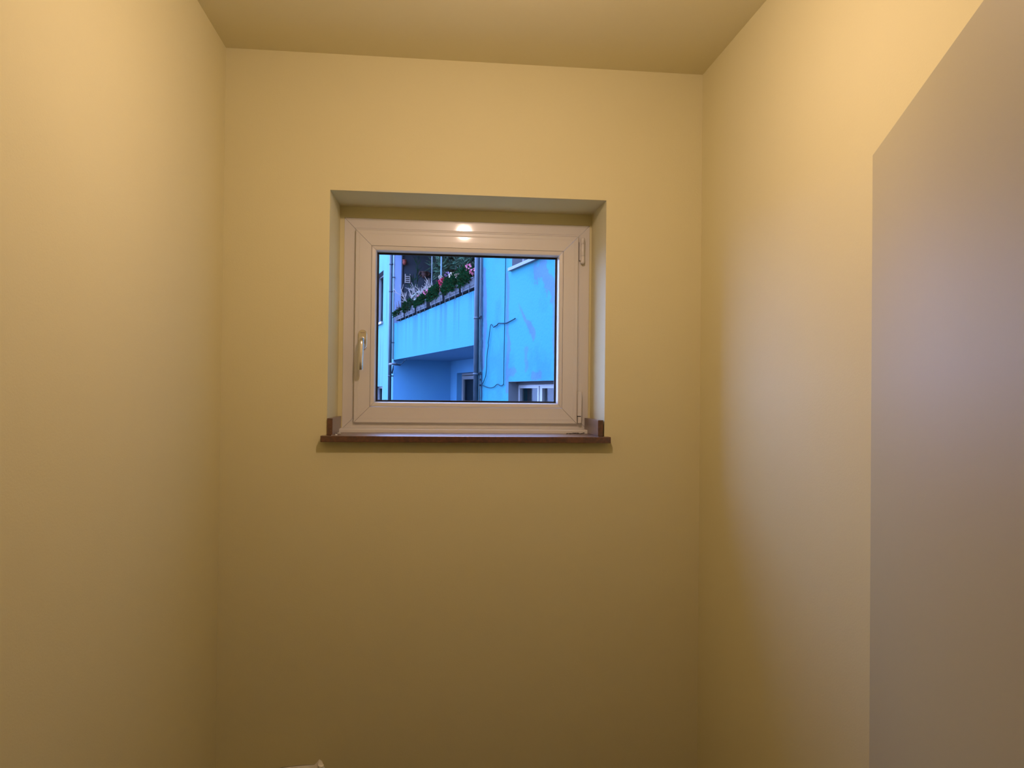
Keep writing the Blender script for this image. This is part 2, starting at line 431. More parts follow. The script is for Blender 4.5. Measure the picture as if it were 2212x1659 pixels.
M_fac = None
def facade_paint(name, base, patch, grime):
    M = bpy.data.materials.new(name); M.use_nodes = True
    nt = M.node_tree; n = nt.nodes; l = nt.links; b = n['Principled BSDF']
    b.inputs['Roughness'].default_value = .85; b.inputs['Specular IOR Level'].default_value = .2
    at = n.new('ShaderNodeAttribute'); at.attribute_name = 'worn'
    sep = n.new('ShaderNodeSeparateColor'); l.new(at.outputs['Color'], sep.inputs[0])
    m1 = n.new('ShaderNodeMix'); m1.data_type = 'RGBA'; m1.inputs['A'].default_value = (*base, 1); m1.inputs['B'].default_value = (*patch, 1)
    l.new(sep.outputs[0], m1.inputs['Factor'])
    m2 = n.new('ShaderNodeMix'); m2.data_type = 'RGBA'; m2.inputs['B'].default_value = (*grime, 1)
    l.new(sep.outputs[1], m2.inputs['Factor']); l.new(m1.outputs['Result'], m2.inputs['A'])
    l.new(m2.outputs['Result'], b.inputs['Base Color'])
    tc = n.new('ShaderNodeTexCoord'); no = n.new('ShaderNodeTexNoise'); no.inputs['Scale'].default_value = 25; no.inputs['Detail'].default_value = 5
    l.new(tc.outputs['Object'], no.inputs['Vector'])
    bp = n.new('ShaderNodeBump'); bp.inputs['Strength'].default_value = .35; bp.inputs['Distance'].default_value = .012
    l.new(no.outputs['Fac'], bp.inputs['Height']); l.new(bp.outputs['Normal'], b.inputs['Normal'])
    return M
FB = (.0145, .146, .180)
M_fac = facade_paint('sky_blue_facade_paint', FB, (.048, .088, .142), (.005, .030, .062))
M_fac2 = facade_paint('pale_facade_paint', (0.05557, 0.1899, 0.1991), (0.0463, 0.1158, 0.1621), (0.02315, 0.07409, 0.1041))
M_log = mat('loggia_paint', (0.05513, 0.1911, 0.3087), .8, bump=(40, .3, .006), var=(2., .5, (0.0441, 0.1617, 0.294)))
M_lilac = mat('lilac_pillar_paint', (0.147, 0.1985, 0.3087), .8, bump=(40, .2, .004))
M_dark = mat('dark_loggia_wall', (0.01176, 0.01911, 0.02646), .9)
M_extwin = mat('white_window_frame', (0.1673, 0.1673, 0.1673), .4)
M_reveal = mat('grey_reveal', (0.07938, 0.0882, 0.1014), .8)
M_extglass = glass_mat('dark_pane', (.80, .85, .88), .010, .06)
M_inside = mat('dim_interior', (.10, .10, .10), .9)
M_curt = mat('net_curtain', (0.1213, 0.1235, 0.1323), .9)
M_zinc = mat('zinc_downpipe', (0.02646, 0.04465, 0.05953), .5, metal=.3, var=(9, .7, (0.01654, 0.02811, 0.03969)))
M_cond = mat('white_conduit', (0.1654, 0.172, 0.1764), .5)
M_cable = mat('grey_cable', (0.00735, 0.02573, 0.04043), .8, spec=.05)
M_black = mat('black_slot', (.006, .006, .008), .7)
M_sillstone = mat('window_ledge', (0.1041, 0.1158, 0.1343), .6)
M_ground = mat('courtyard_concrete', (0.08269, 0.08269, 0.07989), .9, var=(1.5, .8, (0.06064, 0.06064, 0.05788)))
M_box = [mat('grey_planter', (.0105, .014, .0185), .6, spec=.2), mat('slate_planter', (.0055, .0075, .011), .6, spec=.2)]
M_brk = mat('grey_bracket', (0.02205, 0.03308, 0.04777), .6, spec=.1)
M_leaf = [mat('leaf_green', (0.003675, 0.03528, 0.01103), 1., var=(30, 1., (0.00147, 0.0147, 0.00588)), spec=.0), mat('leaf_pale', (0.01029, 0.0294, 0.0147), 1., var=(30, 1., (0.003675, 0.01323, 0.00735)), spec=.0)]
M_ole = mat('oleander_leaf', (.055, .110, .062), .6, var=(3, 1., (.003, .010, .007)), spec=.03)
M_twig = mat('dry_brown_twig', (0.043, 0.02646, 0.02315), .9)
M_white = mat('bleached_branch', (0.2536, 0.204, 0.1709), .7)
M_petal = {'pink': mat('pink_petal', (0.4851, 0.125, 0.1764), .6), 'magenta': mat('magenta_petal', (0.441, 0.00441, 0.05145), .6), 'white': mat('white_petal', (0.4263, 0.3307, 0.2352), .6), 'lavender': mat('lavender_petal', (0.147, 0.06615, 0.1323), .6)}
M_terra = mat('terracotta', (0.147, 0.01617, 0.00588), .8); M_terrad = mat('dark_terracotta', (0.0441, 0.01103, 0.00588), .8)
M_bark = mat('bark', (0.03859, 0.03308, 0.02756), .9)

bld = empty('apartment_building', E(12, 0, GZ)); binv = Matrix.Translation(-E(12, 0, GZ))
tag(bld, 'blue painted apartment wing with loggia and downpipes seen through the small window', 'building')
def bp(o): o.matrix_parent_inverse = binv; return o
def ebox(mb, s0, s1, o0, o1, z0, z1):
    mb.obox(E(s0, o0, z0), FD * (s1 - s0), FN * (o1 - o0), (0, 0, z1 - z0))

def seg_dist(p, a, b):
    ax, az = a; bx, bz = b; dx, dz = bx - ax, bz - az
    L = dx * dx + dz * dz + 1e-12
    t = np.clip(((p[:, 0] - ax) * dx + (p[:, 1] - az) * dz) / L, 0, 1)
    return np.hypot(p[:, 0] - ax - t * dx, p[:, 1] - az - t * dz), t

def vnoise(p, f, seed):
    """cheap value noise on 2D points"""
    q = p * f + seed * 17.3; i = np.floor(q).astype(np.int64); u = q - i; u = u * u * (3 - 2 * u)
    def h(a, b_):
        k = (a * 374761393 + b_ * 668265263 + seed * 974711) & 0x7fffffff
        k = ((k ^ (k >> 13)) * 1274126177) & 0x7fffffff
        return ((k ^ (k >> 16)) & 0xffff) / 65535.
    a, b_ = i[:, 0], i[:, 1]
    return (h(a, b_) * (1 - u[:, 0]) + h(a + 1, b_) * u[:, 0]) * (1 - u[:, 1]) + (h(a, b_ + 1) * (1 - u[:, 0]) + h(a + 1, b_ + 1) * u[:, 0]) * u[:, 1]

def facade_sheet(name, s0, s1, z0, z1, holes, thick, material, fine=None, worn=None, step=.014):
    """wall with real openings; the area 'fine' is cut finely so paint wear can sit on its vertices"""
    ss = {s0, s1}; zs = {z0, z1}
    for h in holes: ss |= {h[0], h[1]}; zs |= {h[2], h[3]}
    if fine:
        ss |= set(np.round(np.arange(fine[0], fine[1], step), 4)); zs |= set(np.round(np.arange(fine[2], fine[3], step), 4))
    ss = np.array(sorted(x for x in ss if s0 <= x <= s1)); zs = np.array(sorted(x for x in zs if z0 <= x <= z1))
    G = np.stack(np.meshgrid(ss, zs), -1).reshape(-1, 2)
    base = np.array(E(0, 0, 0)); V = base + G[:, :1] * np.array(FD) + np.stack([0 * G[:, 1], 0 * G[:, 1], G[:, 1]], 1)
    ns, nz = len(ss), len(zs)
    ii, jj = np.meshgrid(np.arange(ns - 1), np.arange(nz - 1)); ii = ii.ravel(); jj = jj.ravel()
    cs = (ss[ii] + ss[ii + 1]) / 2; cz = (zs[jj] + zs[jj + 1]) / 2; keep = np.ones(len(ii), bool)
    for h in holes: keep &= ~((cs > h[0]) & (cs < h[1]) & (cz > h[2]) & (cz < h[3]))
    ii, jj = ii[keep], jj[keep]; a = jj * ns + ii
    F = np.stack([a, a + ns, a + ns + 1, a + 1], 1).tolist()
    V = V.tolist(); n0 = len(V)
    def quad(*q):
        k = len(V); V.extend([tuple(x) for x in q]); F.append([k, k + 1, k + 2, k + 3])
    for h in holes:
        c = [(h[0], h[2]), (h[1], h[2]), (h[1], h[3]), (h[0], h[3])]
        for k in range(4):
            (sa, za), (sb, zb_) = c[k], c[(k + 1) % 4]
            quad(E(sa, 0, za), E(sb, 0, zb_), E(sb, -thick, zb_), E(sa, -thick, za))
    for (sa, za), (sb, zb_) in (((s0, z0), (s0, z1)), ((s1, z1), (s1, z0)), ((s0, z1), (s1, z1))):
        quad(E(sa, 0, za), E(sb, 0, zb_), E(sb, -thick, zb_), E(sa, -thick, za))
    me = bpy.data.meshes.new(name); me.from_pydata(V, [], F); me.materials.append(material)
    at = me.color_attributes.new('worn', 'FLOAT_COLOR', 'POINT')
    col = np.zeros((len(V), 4), np.float32); col[:, 3] = 1
    if worn:
        wv = worn(G); col[:n0, 0] = np.clip(wv[0], 0, 1); col[:n0, 1] = np.clip(wv[1], 0, 1)
    at.data.foreach_set('color', col.ravel())
    return bp(link(name, me, bld))

def px_stroke(G, pts, r0, r1, seed, rag=.5):
    """repaired streak along pixel-measured points (taken onto the wall plane)"""
    q = [FS(*p) for p in pts]; out = np.zeros(len(G)); n = len(q) - 1
    nn = vnoise(G, 11., seed) * .6 + vnoise(G, 30., seed + 1) * .4
    for k in range(n):
        d, t = seg_dist(G, q[k], q[k + 1]); rr = r0 + (r1 - r0) * (k + t) / n
        rr = rr * (1 - rag + 2 * rag * nn) - (vnoise(G, 55., seed + 2) - .5) * .05 * rag
        out = np.maximum(out, np.clip((rr - d) / .012 + .5, 0, 1))
    return out

def worn_right(G):
    S = np.zeros(len(G))
    def add(pts, r0, r1, seed, k=.8, rag=.6):
        nonlocal S
        S = np.maximum(S, k * px_stroke(G, pts, r0, r1, seed, rag))
    add([(1157, 582), (1160, 590), (1167, 588), (1171, 577)], .09, .11, 1, .75, .9)
    add([(1169, 585), (1176, 598), (1184, 612), (1192, 618), (1197, 630)], .08, .13, 2, .75, .9)
    add([(1184, 612), (1181, 640)], .05, .015, 3, .5, .8)
    add([(1124, 665), (1134, 690), (1146, 708), (1152, 720)], .012, .085, 4, .75, .5)
    add([(1122, 658), (1124, 672)], .02, .012, 14, .5, .5)
    add([(1137, 758), (1136, 775), (1139, 790), (1136, 800)], .07, .03, 5, .5, .6)
    add([(1101, 804), (1106, 806), (1112, 802)], .05, .05, 6, .6, .6)
    add([(1150, 812), (1160, 812), (1167, 810)], .06, .05, 7, .65, .6)
    add([(1096, 595), (1098, 640), (1096, 690), (1098, 740), (1096, 790), (1095, 845)], .05, .055, 8, .75, .7)
    add([(1099, 730), (1101, 750)], .04, .05, 9, .8, .8)
    add([(1199, 630), (1197, 680), (1197, 760)], .05, .03, 10, .6, .8)
    add([(1045, 590), (1047, 640), (1048, 700), (1045, 760), (1043, 790)], .10, .07, 11, .85, .35)
    g = np.zeros(len(G))
    g = np.maximum(g, .9 * px_stroke(G, [(1041.5, 552), (1041.5, 640), (1041, 720), (1040.5, 862)], .05, .05, 12, .55))
    g = np.maximum(g, .25 * px_stroke(G, [(1052, 700), (1053, 860)], .02, .02, 13, .9))
    mott = vnoise(G, 2.2, 21) * .5 + vnoise(G, 5., 22) * .3 + vnoise(G, 14., 23) * .2
    g = np.maximum(g, np.clip((mott - .48) * .8, 0, .22))
    return S, g
def worn_left(G):
    q = G.copy(); q[:, 1] *= .08
    st = np.clip((vnoise(q, 12., 3) - .62) * 1.6, 0, .6)
    return st * 0, st

R0, R1 = 11.84, 18.90                                          # loggia from s = R0 to R1
WL = (8.64, 10.335, -1.15, .152); WU = (8.60, 10.235, 1.80, 3.25)
facade_sheet('facade_wall', 2.3, R0, GZ, 5.4, [WL, WU], .30, M_fac, (8.2, R0, -.4, 2.05), worn_right)
WFL = (20.44, 21.9, 1.885, 3.29); WFB = (20.39, 21.9, -1.2, .115)
facade_sheet('facade_wall', R1, 26., GZ, 5.4, [WFL, WFB], .30, M_fac2, (R1, 22.2, -.6, 3.9), worn_left, .03)

def worn_par(G):
    q = G.copy(); q[:, 1] *= .05
    st = np.clip((vnoise(q, 5., 5) * .6 + vnoise(q, 14., 6) * .4 - .5) * 1.5, 0, .45)
    fade = np.clip((G[:, 1] - .72) / .9, 0, 1)
    g = st * fade
    for px, r_, k in ((893, .05, .40), (909.5, .04, .38), (990.5, .05, .42), (992, .02, .4), (925, .07, .25), (940, .10, .18), (877, .10, .2)):
        s_ = FS(px, 700)[0]; g = np.maximum(g, k * np.clip(1 - np.abs(G[:, 0] - s_) / r_, 0, 1) * np.clip((G[:, 1] - .85) / .4, 0, 1))
    return g * 0, g
DP = 1.50
PT = 1.70
sh = facade_sheet('parapet', R0, R1, .78, PT, [], .12, M_fac, (R0, R1, .78, 1.72), worn_par, .025)
b = MB(); ebox(b, R0, R1, -DP, -.001, .781, .98); ebox(b, R0, R1, -.12, -.001, .98, PT - .001); bp(b.build('loggia_slab', M_log, bld))
b = MB(); ebox(b, R0, R1, -DP, 0, 3.60, 3.85); ebox(b, R0, R1, -.12, 0, 3.85, 5.4); bp(b.build('upper_slab', M_log, bld))
b = MB(); ebox(b, R1 - .004, R1 + .2, -DP - .1, -.001, GZ, .80); bp(b.build('end_wall', M_log, bld))
b = MB(); ebox(b, R1 - .03, R1 + .2, -.19, -.001, .98, 3.6); bp(b.build('end_pillar', M_lilac, bld))
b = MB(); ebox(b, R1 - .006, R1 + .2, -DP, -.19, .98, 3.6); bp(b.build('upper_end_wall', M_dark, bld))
b = MB(); ebox(b, R0 - .02, R0, -DP, -.30, GZ, 3.85); bp(b.build('near_end_wall', M_log, bld))
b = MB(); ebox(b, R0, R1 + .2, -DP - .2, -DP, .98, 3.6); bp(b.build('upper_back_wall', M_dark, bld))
# lower back wall with the recessed door
dj = FS(987, 806, -DP); dr0 = FS(1024.5, 806, -DP)[0]; dtop = dj[1]
b = MB()
ebox(b, R0, dr0, -DP - .25, -DP, GZ, .781); ebox(b, dj[0], R1 + .2, -DP - .25, -DP, GZ, .781); ebox(b, dr0, dj[0], -DP - .25, -DP, dtop, .781)
bp(b.build('lower_back_wall', M_log, bld))
def e_frame(mb, s0, s1, z0, z1, w, o0, o1):
    ebox(mb, s0, s1, o0, o1, z1 - w, z1); ebox(mb, s0, s1, o0, o1, z0, z0 + w)
    ebox(mb, s0, s0 + w, o0, o1, z0 + w, z1 - w); ebox(mb, s1 - w, s1, o0, o1, z0 + w, z1 - w)
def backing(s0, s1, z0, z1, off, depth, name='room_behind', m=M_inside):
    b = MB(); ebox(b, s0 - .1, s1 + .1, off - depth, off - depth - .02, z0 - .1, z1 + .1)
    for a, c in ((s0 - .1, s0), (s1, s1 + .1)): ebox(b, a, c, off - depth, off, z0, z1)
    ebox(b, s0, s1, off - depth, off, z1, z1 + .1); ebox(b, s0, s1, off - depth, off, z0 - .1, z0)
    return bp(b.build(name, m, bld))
b = MB(); do = -DP - .13
e_frame(b, dr0, dj[0], GZ + .05, dtop - .005, .05, do - .06, do); ebox(b, dr0 + .07, dr0 + .16, do - .05, do + .01, GZ + .1, dtop - .075); ebox(b, dj[0] - .16, dj[0] - .07, do - .05, do + .01, GZ + .1, dtop - .075)
ebox(b, dr0 + .16, dj[0] - .16, do - .05, do + .01, dtop - .16, dtop - .075)
fd = bp(b.build('terrace_door', M_extwin, bld))
b = MB(); ebox(b, dr0 + .15, dj[0] - .15, do - .03, do - .02, GZ + .1, dtop - .15); b.build('pane', M_extglass, fd)
backing(dr0, dj[0], GZ, dtop, do - .07, .5)

def ext_window(h, off, split=True, name='casement_window', hide=0.):
    s0, s1, z0, z1 = h; b = MB(); zt_ = z1 - hide
    e_frame(b, s0, s1, z0, zt_, .022, off - .06, off)
    mid = (s0 + s1) / 2
    if split: ebox(b, mid - .03, mid + .03, off - .06, off + .004, z0 + .022, zt_ - .022)
    fr = bp(b.build(name, M_extwin, bld))
    for a, c in ([(s0 + .02, mid - .028), (mid + .028, s1 - .02)] if split else [(s0 + .02, s1 - .02)]):
        q = MB(); o0, o1 = off - .05, off + .012
        ebox(q, a, c, o0, o1, zt_ - .048, zt_ - .018); ebox(q, a, c, o0, o1, z0 + .02, z0 + .07)
        ebox(q, a, a + .062, o0, o1, z0 + .07, zt_ - .048); ebox(q, c - .062, c, o0, o1, z0 + .07, zt_ - .048)
        q.build('casement', M_extwin, fr, bevel=.004)
        q = MB(); ebox(q, a + .055, c - .055, off - .03, off - .022, z0 + .06, zt_ - .04); q.build('pane', M_extglass, fr)
    return fr
OW = -.16
ext_window(WL, OW, True, hide=.045)
b = MB(); ebox(b, WL[0] + .25, WL[1] - .002, OW - .06, OW + .035, WL[3] - .042, WL[3] - .008); bp(b.build('shutter_slot', M_black, bld))
backing(WL[0], WL[1], WL[2], WL[3], -.30, .9)
b = MB()                                                       # net curtain behind the nearer casement
for k in range(7):
    sa = 8.72 + k * .07; ebox(b, sa, sa + .045, -.42 - .03 * (k % 2), -.415 - .03 * (k % 2), WL[2], -.06 - .05 * (k % 3 == 0))
bp(b.build('curtain', M_curt, bld))
ext_window(WU, OW, True); backing(*WU, -.30, .9)
b = MB(); ebox(b, WU[0] - .04, WU[1] + .03, -.16, .055, WU[2] - .045, WU[2]); bp(b.build('window_ledge', M_sillstone, bld))
ext_window(WFL, OW, True); backing(*WFL, -.30, .9)
b = MB(); ebox(b, WFL[0] - .05, WFL[1] + .05, -.16, .06, WFL[2] - .06, WFL[2]); bp(b.build('window_ledge', M_extwin, bld))
ext_window(WFB, OW, True); backing(*WFB, -.30, .9)
# painted reveals are rougher and greyer than the facade
for h in (WL, WU, WFL, WFB):
    b = MB(); ebox(b, h[1] - .003, h[1], OW, -.002, h[2], h[3]); bp(b.build('window_reveal', M_reveal, bld))
    b = MB(); ebox(b, h[0], h[1] - .003, OW, -.002, h[3] - .004, h[3]); bp(b.build('window_lintel', M_reveal, bld))

# downpipes
def downpipe(px, py, off, r, rings, zt, zb):
    s_ = FS(px, py, off)[0]; b = MB()
    b.tube([E(s_, off, zb), E(s_, off, zt)], r, 18)
    p = bp(b.build('downpipe', M_zinc, bld))
    for yy in rings:
        z = FS(px, yy, off)[1]; q = MB()
        q.tube([E(s_, off, z - .018), E(s_, off, z - .016), E(s_, off, z + .016), E(s_, off, z + .018)], [r, r + .008, r + .008, r], 18)
        q.obox(E(s_ - .012, 0, z - .012), FD * .024, FN * (off - r), (0, 0, .024))
        q.build('pipe_clamp', M_zinc, p)
    return p
downpipe(1029.7, 700, .09, .043, (687, 808), 5.3, GZ)
downpipe(843.3, 700, .09, .043, (572, 630, 812), 5.3, GZ)
def conduit(px, py, off, r, z0, z1, clips, name='conduit', m=M_cond):
    s_ = FS(px, py, off)[0]; b = MB(); b.tube([E(s_, off, z0), E(s_, off, z1)], r, 10); o = bp(b.build(name, m, bld))
    for yy in clips:
        z = FS(px, yy, off)[1]; q = MB(); ebox(q, s_ - r * 1.8, s_ + r * 1.8, 0, off + r * 1.4, z - .012, z + .012); q.build('conduit_clip', M_zinc, o)
conduit(1037.2, 700, .02, .011, GZ, 5.3, (684, 805, 820, 832))
conduit(849.3, 700, .03, .016, .80, 5.3, (600, 740))
b = MB(); b.tube([EP(841.5, 787, .2), EP(846, 785.5, .16), EP(852, 787, .05), EP(868, 787.5, -.25)], .030, 12); bp(b.build('overflow_pipe', M_cond, bld))
b = MB(); b.tube([EP(849, 790, .05), EP(848.5, 797, .05), EP(847, 806, .04)], .02, 8); bp(b.build('pipe_bracket', M_zinc, bld))

# loose cables on the facade
def cable(px_pts, off, r, label, m=M_cable):
    b = MB(); P_ = [EP(x, y, off) for x, y in px_pts]
    Q = []
    for i in range(len(P_) - 1):                               # Catmull-Rom
        a = P_[max(i - 1, 0)]; p_, q_ = P_[i], P_[i + 1]; d_ = P_[min(i + 2, len(P_) - 1)]
        for k in range(5):
            t = k / 5; Q.append(.5 * ((2 * p_) + (q_ - a) * t + (2 * a - 5 * p_ + 4 * q_ - d_) * t * t + (3 * p_ - a - 3 * q_ + d_) * t ** 3))
    Q.append(P_[-1]); b.tube(Q, r, 6)
    o = b.build('cable', m); tag(o, label, 'cable', group='loose cables on the blue facade'); return o
cable([(1093.5, 480), (1092.3, 558), (1091.2, 640), (1089.6, 720), (1088.6, 780), (1088, 826), (1086.5, 831), (1081, 833.5), (1076, 830), (1072.5, 831), (1066, 836.5), (1056, 837.5), (1046, 834), (1041, 832)], .02, .0058, 'dark cable running straight down the blue facade and looping at its foot')
cable([(1041, 831), (1044, 826), (1049, 812), (1051, 795), (1051.5, 775), (1053, 760), (1055, 746), (1054.5, 740), (1057, 725), (1059, 706), (1061.5, 700.5), (1064, 705)], .022, .0055, 'slack cable rising from the downpipe to a hook on the blue facade')
cable([(1066, 707), (1070, 704.5), (1074, 702), (1077, 698.5), (1084, 698.5), (1093, 698), (1101, 694.5), (1113, 688)], .024, .0085, 'short stiff cable end jutting up to the right on the blue facade')
cable([(851, 777.5), (855, 783), (864, 786.5), (870, 784), (874, 778.5), (877, 778)], -.02, .010, 'short black cable sagging under the left end of the parapet')

# ground of the courtyard
b = MB(); b.box(-25, 25, 2.96, 45, CZ + GZ - .3, CZ + GZ); g = b.build('floor_courtyard', M_ground); g['kind'] = 'structure'

# ------------------------------------------------------------------ flower boxes along the parapet
rnd = random.Random(11)
def rv(): 
    while True:
        v = Vector((rnd.uniform(-1, 1), rnd.uniform(-1, 1), rnd.uniform(-1, 1)))
        if .05 < v.length < 1: return v
def leaf(mb, p, d, L, W):
    """a folded leaf of four triangles"""
    d = d.normalized(); u = d.cross(rv()).normalized(); n_ = d.cross(u) 
    m_ = p + d * L * .5
    mb.add([p, m_ + u * W + n_ * W * .4, p + d * L, m_ - u * W + n_ * W * .4, m_], [(0, 1, 4), (1, 2, 4), (2, 3, 4), (3, 0, 4)])
def blossom(parent, pos, r, kind, n=34):
    b = MB()
    for i in range(n):
        v = rv().normalized(); leaf(b, pos + v * r * .45, (v + rv() * .5), r * .75, r * .34)
    o = b.build('blossom', M_petal[kind], parent, fix=False); o['label'] = kind + ' blossom cluster'
def off_pt(px, py, off): return EP(px, py, off)

BR = [858.1, 866.6, 876.5, 883.5, 892.6, 901.1, 908, 918, 932.4, 940.6, 951.3, 962, 971.2, 983.6, 999.5, 1013.3]
BF, BK = .07, -.10                                            # boxes sit astride the parapet rim
BZ_ = (FS(853, 693, BF)[1] + FS(1023, 620, BF)[1]) / 2
BOX = [  # px left, px right of the front; planter tone; plant mounds (px, height, width, pale?)
    (852.5, 871.8, 0, [(855, .06, .3, 0), (861, .10, .5, 0), (868, .12, .3, 1)], 'far left flower box, low plants and dry brown stems'),
    (873.6, 895.3, 0, [(876, .26, .45, 0), (883, .22, .4, 0), (889, .16, .4, 1), (893, .10, .3, 1)], 'second flower box from the far end with a round green mound'),
    (898.0, 920.5, 0, [(899, .10, .3, 0), (904, .12, .35, 0), (911, .17, .4, 0), (917, .2, .35, 0), (921, .24, .35, 0)], 'third flower box from the far end with low green growth'),
    (927.5, 954.8, 0, [(926, .24, .3, 0), (932, .26, .4, 0), (939, .24, .4, 0), (946, .24, .35, 0), (952, .28, .3, 0)], 'fourth flower box from the far end, dark leaves and a pink bloom at its left'),
    (958.8, 990.5, 1, [(960, .28, .35, 0), (967, .30, .35, 0), (974, .30, .35, 0), (982, .30, .3, 0), (988, .30, .3, 0)], 'dark flower box second from the downpipe with magenta and white blooms'),
    (993.5, 1030.0, 0, [(994, .32, .3, 0), (1000, .32, .28, 0), (1007, .28, .28, 0), (1014, .26, .25, 0), (1021, .22, .25, 0)], 'flower box nearest the downpipe with two pale pink blooms'),
]
FLOW = {1: [], 2: [(903, 642.5, .05, 'pink')], 3: [(920.5, 632.5, .07, 'pink'), (932, 622, .05, 'white')], 4: [(953, 611, .05, 'magenta'), (957, 605.5, .055, 'magenta'), (949.5, 608, .035, 'magenta'), (949, 615, .03, 'white'), (976, 595, .06, 'white'), (967.5, 594, .06, 'lavender'), (951.5, 599, .04, 'white')], 5: [(987, 595.5, .05, 'white'), (1012.5, 578, .065, 'pink'), (1021.5, 587, .06, 'pink')], 0: []}
for bi, (xl, xr, tone, mounds, lab) in enumerate(BOX):
    sl = FS(xl, 690, BF)[0]; sr = max(FS(xr, 640, BF)[0], R0 + .03)
    root = empty('flower_box', E((sl + sr) / 2, 0, BZ_)); tag(root, lab, 'flower box', group='flower boxes along the loggia parapet')
    inv = Matrix.Translation(-E((sl + sr) / 2, 0, BZ_))
    def fb(o): o.matrix_parent_inverse = inv; return o
    b = MB()
    # tapered trough with rim and a rib, open at the top
    z0, z1 = BZ_ + .002, BZ_ + .172; o0, o1 = BK, BF; tp = .012
    A = [E(sr + tp, o0, z0), E(sl - tp, o0, z0), E(sl - tp, o1 - tp, z0), E(sr + tp, o1 - tp, z0)]
    B = [E(sr, o0, z1), E(sl, o0, z1), E(sl, o1, z1), E(sr, o1, z1)]
    C_ = [E(sr + .012, o0 + .012, z1), E(sl - .012, o0 + .012, z1), E(sl - .012, o1 - .012, z1), E(sr + .012, o1 - .012, z1)]
    Dd = [p - Vector((0, 0, .03)) for p in C_]
    b.add(A + B + C_ + Dd, [(0, 1, 2, 3)] + [(i, (i + 1) % 4, 4 + (i + 1) % 4, 4 + i) for i in range(4)] + [(4 + i, 4 + (i + 1) % 4, 8 + (i + 1) % 4, 8 + i) for i in range(4)] + [(8 + i, 8 + (i + 1) % 4, 12 + (i + 1) % 4, 12 + i) for i in range(4)] + [(12, 13, 14, 15)])
    ebox(b, sr - .004, sl + .004, o1 - .002, o1 + .007, z1 - .016, z1 + .002)
    ebox(b, sr + .03, sl - .03, o1 - .012, o1 - .002, z0 + .035, z0 + .043)
    fb(b.build('trough', M_box[tone], root))
    for px in BR:
        if xl - 1.5 <= px <= xr + 3:
            s_ = FS(px, 660, BF)[0]; s_ = min(max(s_, sr + .02), sl - .02); q = MB()
            ebox(q, s_ - .009, s_ + .009, BF + .0015, BF + .009, BZ_ - .085 + rnd.uniform(-.012, .012), BZ_ + .07); ebox(q, s_ - .009, s_ + .009, .0005, BF + .009, BZ_ - .012, BZ_ - .004)
            fb(q.build('bracket', M_brk, root))
    for pale in (0, 1):
        q = MB()
        for px, h, wdt, pl in mounds:
            if pl != pale: continue
            s_ = FS(px, 640, .0)[0]; s_ = min(max(s_, sr + .1), sl - .06)
            for k in range(int(220 + 650 * h)):
                v = rv(); v.z = abs(v.z)
                p = E(s_ + v.x * wdt * .6, -.015 + v.y * .12, z1 - .025 + v.z * h)
                dr = FD * v.x + FN * v.y + Vector((0, 0, .35 + v.z * .4)) + rv() * .5
                if rnd.random() < .06: p = E(s_ + v.x * wdt * .6, BF - .01 + rnd.random() * .03, z1 - rnd.random() ** 2 * .07); dr = FN * .6 + rv() * .5 - Vector((0, 0, .4))
                leaf(q, p, dr, rnd.uniform(.03, .075), rnd.uniform(.012, .026))
        if q.v: o = fb(q.build('foliage', M_leaf[pale], root, fix=False)); o['kind'] = 'stuff'
    if bi == 0:
        q = MB()
        for k in range(9):
            s_ = FS(857 + k, 660, 0)[0]; h = rnd.uniform(.18, .36)
            q.tube([E(s_, 0, z1 - .03), E(s_ + .03 * (rnd.random() - .5), 0, z1 + h * .6), E(s_ + .16 * (rnd.random() - .5), .05 * rnd.random(), z1 + h)], [.007, .006, .003], 5)
        fb(q.build('dry_stem', M_twig, root))
    for fx, fy, r_, kd in FLOW[bi]:
        b0 = MB()
        pos = EP(fx, fy, .03)
        for i in range(36):
            v = rv().normalized(); leaf(b0, pos + v * r_ * .45, (v + rv() * .5), r_ * .75, r_ * .34)
        base = E((pos).dot(FD), 0, z1 - .03)
        b0.tube([base, base + (pos - base) * .5 + FN * .01, pos], .004, 5)
        o = fb(b0.build('blossom', M_petal[kd], root, fix=False)); o['label'] = kd + ' blossom'

# ------------------------------------------------------------------ things standing on the loggia
def simple(name, mb, m, label, cat, group=None, **k):
    o = mb.build(name, m, **k); tag(o, label, cat, group); return o
b = MB(); s_, _ = FS(933, 590, -.10); b.tube([E(s_, -.10, PT), E(s_, -.10, 3.6)], .009, 10)
simple('metal_pole', b, M_cond, 'thin white pole rising from the parapet left of the oleander', 'pole')
b = MB(); s_, _ = FS(953.3, 590, -.14); b.tube([E(s_, -.14, .98), E(s_, -.14, 2.9)], .017, 10)
simple('plant_stake', b, mat('pale_blue_stake', (.07, .12, .15), .6), 'pale blue stake standing amid the narrow oleander leaves', 'stake')

